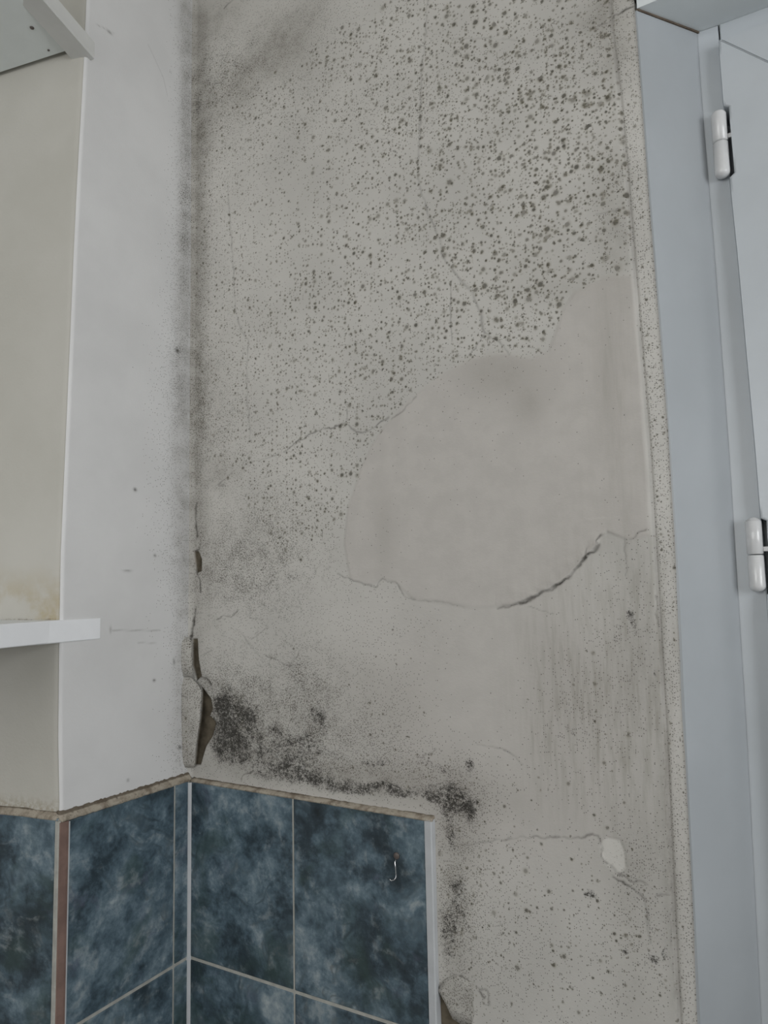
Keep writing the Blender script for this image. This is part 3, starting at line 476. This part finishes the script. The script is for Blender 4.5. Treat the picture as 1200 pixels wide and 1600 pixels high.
# ---------------------------------------------------------------- window recess lining
FX = [(-.24, .738), (-.1, .7404), (.12, .7436), (.42, .745), (.66, .7436), (.84, .741), (.93, .7405), (1.0, .7405)]
def lining():
    rings = []
    for z in np.linspace(-.24, .9325, 24):
        xb = float(lerp_tab(z, BOUND)); xf = float(lerp_tab(z, FX))
        rings.append([(xb - .001, .0115, z), (xb + .0018, .0112, z), (xf - .0006, .0862, z), (xf - .012, .0862, z), (xb - .0105, .018, z)])
    return prop(loft('trim_1', rings, M['white_gloss']), 'white splayed lining board on the left of the window recess', 'trim', 'structure')
trim_1 = lining()
def prism(name, pts, z0, z1, mat, parent=None): return loft(name, [[(x, y, z0) for x, y in pts], [(x, y, z1) for x, y in pts]], mat, parent)
trim_2 = prop(prism('trim_2', [(.686, .0105), (1.66, .0105), (1.66, .10), (.72, .10)], .9345, .9455, M['soffit_white']), 'white board forming the top of the window recess', 'trim', 'structure')
prism('caulk_line', [(.6845, .012), (.6875, .012), (.7425, .087), (.7395, .087)], .9322, .9348, M['brown_caulk'], trim_1)
trim_3 = prop(prism('trim_3', [(1.604, .0862), (1.66, .0112), (1.67, .0112), (1.62, .0862)], -.24, .9325, M['white_gloss']), 'white splayed lining board on the far side of the window', 'trim', 'structure')
trim_4 = prop(box('trim_4', .688, 1.66, .0112, .10, -.26, -.24, M['white_gloss'], None, .003), 'white window sill board below the window', 'sill', 'structure')
# ---------------------------------------------------------------- window: frame, opening sash, hinges, glass
window = prop(empty('window_1', (.742, .088, -.24)), 'white painted casement window with barrel hinges right of the mouldy wall', 'window', 'structure')
def wpart(o):
    o.parent = window; o.matrix_parent_inverse = window.matrix_world.inverted(); return o
bpy.context.view_layer.update()
SX = [(-.24, .7715), (.26, .7725), (.42, .7715), (.645, .7675), (.75, .7645), (.84, .7638), (.907, .7632), (1.0, .763)]
HING = [(.7575, .7415, .8235), (.7640, .2665, .3440)]
zs = list(np.linspace(-.24, .934, 30))
wpart(loft('jamb', [[(float(lerp_tab(z, FX)) - .01, .0875, z), (float(lerp_tab(z, FX)) + .001, .0875, z), (float(lerp_tab(z, SX)) - .0014, .0885, z), (float(lerp_tab(z, SX)) - .0004, .0895, z), (float(lerp_tab(z, SX)) - .0004, .12, z), (float(lerp_tab(z, SX)) + .03, .122, z), (float(lerp_tab(z, SX)) + .03, .15, z), (float(lerp_tab(z, FX)) - .01, .15, z)] for z in zs], M['frame_white']))
wpart(box('head_rail', .7645, 1.60, .0878, .15, .9085, .9345, M['frame_white'], None, .0012))
wpart(box('jamb', 1.572, 1.62, .0878, .15, -.24, .9085, M['frame_white'], None, .0012))
wpart(box('bottom_rail', .773, 1.572, .0878, .15, -.24, -.21, M['frame_white'], None, .0012))
SW = .072
def stile():
    top, bot = .907, -.208; L = []
    for z in np.linspace(bot, top, 60): L.append((float(lerp_tab(z, SX)), float(z)))
    for (hx, z0, z1) in HING:
        L = [p for p in L if not (z0 - .004 < p[1] < z1 + .004)]
        xa, xb2 = float(lerp_tab(z0, SX)), float(lerp_tab(z1, SX)); n = .0052
        L += [(xa, z0 - .003), (xa + n, z0 + .001), (xa + n, z0 + .02), (xb2 + n, z1 - .02), (xb2 + n, z1 - .001), (xb2, z1 + .002)]
    L.sort(key=lambda p: p[1])
    pts = L + [(L[-1][0] + SW, top - SW), (L[0][0] + SW, bot + SW)]
    bm = bmesh.new(); f = bm.faces.new([bm.verts.new((x, .0755, z)) for x, z in pts])
    r = bmesh.ops.extrude_face_region(bm, geom=[f]); 
    for v in [g for g in r['geom'] if isinstance(g, bmesh.types.BMVert)]: v.co.y = .132
    bm.edges.ensure_lookup_table()
    ed = [e for e in bm.edges if all(abs(v.co.y - .0755) < 1e-5 for v in e.verts) and not (e.verts[0].co.x > .80 and e.verts[1].co.x > .80) and all(v.co.x < .785 for v in e.verts)]
    bmesh.ops.bevel(bm, geom=ed, offset=.0048, segments=4, affect='EDGES', profile=.5, clamp_overlap=True)
    return from_bm('sash_stile', bm, M['frame_white'])
sash = wpart(stile())
def spart(o): o.parent = sash; return o
def mitred(name, pts):
    bm = bmesh.new(); f = bm.faces.new([bm.verts.new((x, .0752, z)) for x, z in pts]); r = bmesh.ops.extrude_face_region(bm, geom=[f])
    for v in [g for g in r['geom'] if isinstance(g, bmesh.types.BMVert)]: v.co.y = .132
    bmesh.ops.bevel(bm, geom=[e for e in bm.edges if all(abs(v.co.y - .0752) < 1e-5 for v in e.verts)], offset=.0012, segments=2, affect='EDGES')
    return wpart(from_bm(name, bm, M['frame_white']))
x0, x1 = .7636, 1.568
mitred('sash_rail', [(x0 + .0006, .907), (x1, .907), (x1 - SW, .907 - SW), (x0 + SW + .0006, .907 - SW)])
mitred('sash_stile', [(x1, .9065), (x1, -.208), (x1 - SW, -.208 + SW), (x1 - SW, .9065 - SW)])
mitred('sash_rail', [(.773, -.208), (x1, -.208), (x1 - SW, -.208 + SW), (.773 + SW, -.208 + SW)])
wpart(box('glass_pane', x0 + SW - .004, x1 - SW + .008, .098, .103, -.208 + SW - .008, .907 - SW + .008, M['glass']))
def knuckle(name, x, y, z0, z1, r, round_top, round_bot, parent):
    rings = []
    prof = []
    if round_bot: prof += [(r * math.sin(a), z0 + r * .75 * (1 - math.cos(a))) for a in np.radians([12, 32, 54, 74, 90])]
    else: prof += [(r * .86, z0), (r, z0 + .0009)]
    if round_top: prof += [(r * math.sin(a), z1 - r * .75 * (1 - math.cos(a))) for a in np.radians([90, 74, 54, 32, 12])]
    else: prof += [(r, z1 - .0009), (r * .86, z1)]
    for q, z in prof: rings.append([(x + q * math.cos(t), y + q * math.sin(t), z) for t in np.linspace(0, 2 * math.pi, 25)[:-1]])
    return loft(name, rings, M['hinge_white'], parent, True)
for i, (hx, z0, z1) in enumerate(HING):
    zj = z0 + (z1 - z0) * .52; sx = float(lerp_tab(zj, SX))
    hinge = box('hinge', hx - .001, sx + .006, .0795, .0815, zj + .0035, zj + .0085, M['hinge_white'])         # leaf bridging to the sash
    wpart(hinge)
    for nm, args in (('knuckle', (z0, zj - .0005, False, True)), ('knuckle', (zj + .0005, z1, i == 0, False))):
        k = knuckle(nm, hx, .0800, args[0], args[1], .0083, args[2], args[3], None); k.parent = hinge; k.matrix_parent_inverse = hinge.matrix_world.inverted() @ Matrix()
        k.matrix_parent_inverse = window.matrix_world.inverted() @ window.matrix_world
    if i == 1:
        c = knuckle('pin_cap', hx, .0800, z1, z1 + .004, .0074, True, False, None); c.parent = hinge
    pl = box('leaf', hx - .006, hx + .002, .0845, .0882, z0 + .004, zj - .001, M['hinge_white']); pl.parent = hinge
# ---------------------------------------------------------------- shelves on the pier
def shelf_group(name, label):
    return prop(empty(name, (fx, fy, 0)), label, 'shelf', None)
shelf = shelf_group('wall_shelf', 'thin white shelf fixed to the beige wall, with stained wall above it')
def in_pier(o): 
    o.location = (fx, fy, 0); o.rotation_euler = (0, 0, TA); return o
def sh_child(o, root):
    o.parent = root; return o
shelf.rotation_euler = (0, 0, TA)
sh_child(box('shelf_board', -.75, -.004, -.36, .0075, .2185, .2462, M['shelf_white'], None, .0012), shelf)
bpy.context.view_layer.update()
def bent_batten(name, z0, z1, x0, x1, y_far, mat, root, ztilt=0.0):
    """batten that lies along the pier's white side and runs on past the corner under the board's end"""
    ang = math.radians(0)
    pts = [(y_far, -.0022), (y_far - .012, -.0012), (y_far - .035, -.0004), (-.21, 0), (-.24, .0008), (-.34, .006), (-.56, .02)]
    o = loft(name, [[(x0 + s, y, z0 + ztilt * (y_far - y)), (x1 + s - .0012, y, z0 + ztilt * (y_far - y)), (x1 + s, y, z0 + .0012 + ztilt * (y_far - y)), (x1 + s, y, z1 + ztilt * (y_far - y)), (x0 + s, y, z1 + ztilt * (y_far - y))] for y, s in pts], mat)
    o.parent = root; o.matrix_parent_inverse = root.matrix_world.inverted(); return o
bent_batten('edge_batten', .2178, .2455, -.0085, -.0046, -.1575, M['shelf_white'], shelf)
upper = shelf_group('wall_shelf', 'white board high on the beige wall, seen from below, with a batten along its end')
upper.rotation_euler = (0, 0, TA); bpy.context.view_layer.update()
sh_child(box('shelf_board', -.75, -.012, -.40, .012, 1.032, 1.05, M['board_white'], None, .0008), upper)
def upper_batten():
    a = Vector((.0002, -.190, 1.0195)); d = Vector((.0225, -.0945, .0095)) / .0945; w = Vector((-.032, -.006, .003)); h = Vector((0, 0, .024)); rings = []
    for t in (0, .1, .2, .3, .36):
        c = a + d * t; rings.append([tuple(c), tuple(c + Vector((.0008, 0, .001))), tuple(c + Vector((.0008, 0, 0)) + h), tuple(c + w + h), tuple(c + w)])
    o = loft('end_batten', rings, M['batten_white']); o.parent = upper; o.matrix_parent_inverse = upper.matrix_world.inverted(); return o
upper_batten()
def nail(x, y, z, r):
    o = knuckle('nail_head', x, y, z - .0012, z + .001, r, False, False, None); o.data.materials.clear(); o.data.materials.append(M['dark_metal']); o.parent = upper; o.matrix_parent_inverse = upper.matrix_world.inverted(); return o
nail(-.034, -.2614, 1.032, .0028); nail(-.052, -.2241, 1.032, .0016)

# ---------------------------------------------------------------- small screw hook on the tile
def wire(name, pts, r, mat, parent=None, seg=8):
    rings = []; P = [Vector(p) for p in pts]
    for i, p in enumerate(P):
        t = (P[min(i + 1, len(P) - 1)] - P[max(i - 1, 0)]).normalized(); a = t.orthogonal().normalized(); b = t.cross(a)
        if i: a = (la - t * la.dot(t)).normalized(); b = t.cross(a)
        la = a
        rings.append([p + (a * math.cos(q) + b * math.sin(q)) * r for q in np.linspace(0, 2 * math.pi, seg + 1)[:-1]])
    return loft(name, rings, mat, parent, True)
hook = prop(empty('wall_hook', (.3507, 0, -.0505)), 'small wire hook with a round brown head on the blue tile', 'hook')
bpy.context.view_layer.update()
def hk(o): o.parent = hook; o.matrix_parent_inverse = hook.matrix_world.inverted(); return o
bm = bmesh.new(); bmesh.ops.create_uvsphere(bm, u_segments=14, v_segments=8, radius=.0042)
for v in bm.verts: v.co = Vector((.3507 + v.co.x, -.0006 + v.co.y * .45, -.0505 + v.co.z))
hk(from_bm('hook_head', bm, M['dark_metal'], None, True))
hk(wire('hook_wire', [(.3505, -.001, -.0535), (.3503, -.004, -.057), (.3512, -.0046, -.064), (.3522, -.0050, -.071), (.3522, -.0056, -.0742), (.3505, -.0075, -.0768), (.3478, -.0095, -.0772), (.346, -.0105, -.0755)], .0006, M['steel']))
# ---------------------------------------------------------------- ceiling and floor of the room
prop(box('ceiling', -1.6, 2.3, -2.45, .16, 1.4, 1.45, M['ceiling']), 'plain white ceiling above the mouldy wall', 'ceiling', 'structure')
prop(box('floor', -1.6, 2.3, -2.45, .16, -1.35, -1.3, M['floor']), 'plain grey floor of the room', 'floor', 'structure')
# opposite wall of the room with its window opening, behind the camera
far = prop(box('wall_front', -1.6, -.55, -2.45, -2.35, -1.3, 1.4, M['ceiling']), 'plain wall with a window on the opposite side of the room', 'wall', 'structure')
box('wall_panel', .85, 2.3, -2.45, -2.35, -1.3, 1.4, M['ceiling'], far); box('wall_panel', -.55, .85, -2.45, -2.35, -1.3, .12, M['ceiling'], far); box('wall_panel', -.55, .85, -2.45, -2.35, 1.32, 1.4, M['ceiling'], far)
box('glass_pane', -.55, .85, -2.42, -2.415, .12, 1.32, M['glass'], far)
right = prop(box('wall_right', 2.3, 2.4, -2.45, -1.65, -1.3, 1.4, M['ceiling']), 'plain wall with a window on the right of the room', 'wall', 'structure')
box('wall_panel', 2.3, 2.4, -.35, .16, -1.3, 1.4, M['ceiling'], right); box('wall_panel', 2.3, 2.4, -1.65, -.35, -1.3, 0, M['ceiling'], right); box('wall_panel', 2.3, 2.4, -1.65, -.35, 1.1, 1.4, M['ceiling'], right)
box('glass_pane', 2.33, 2.335, -1.65, -.35, 0, 1.1, M['glass'], right)
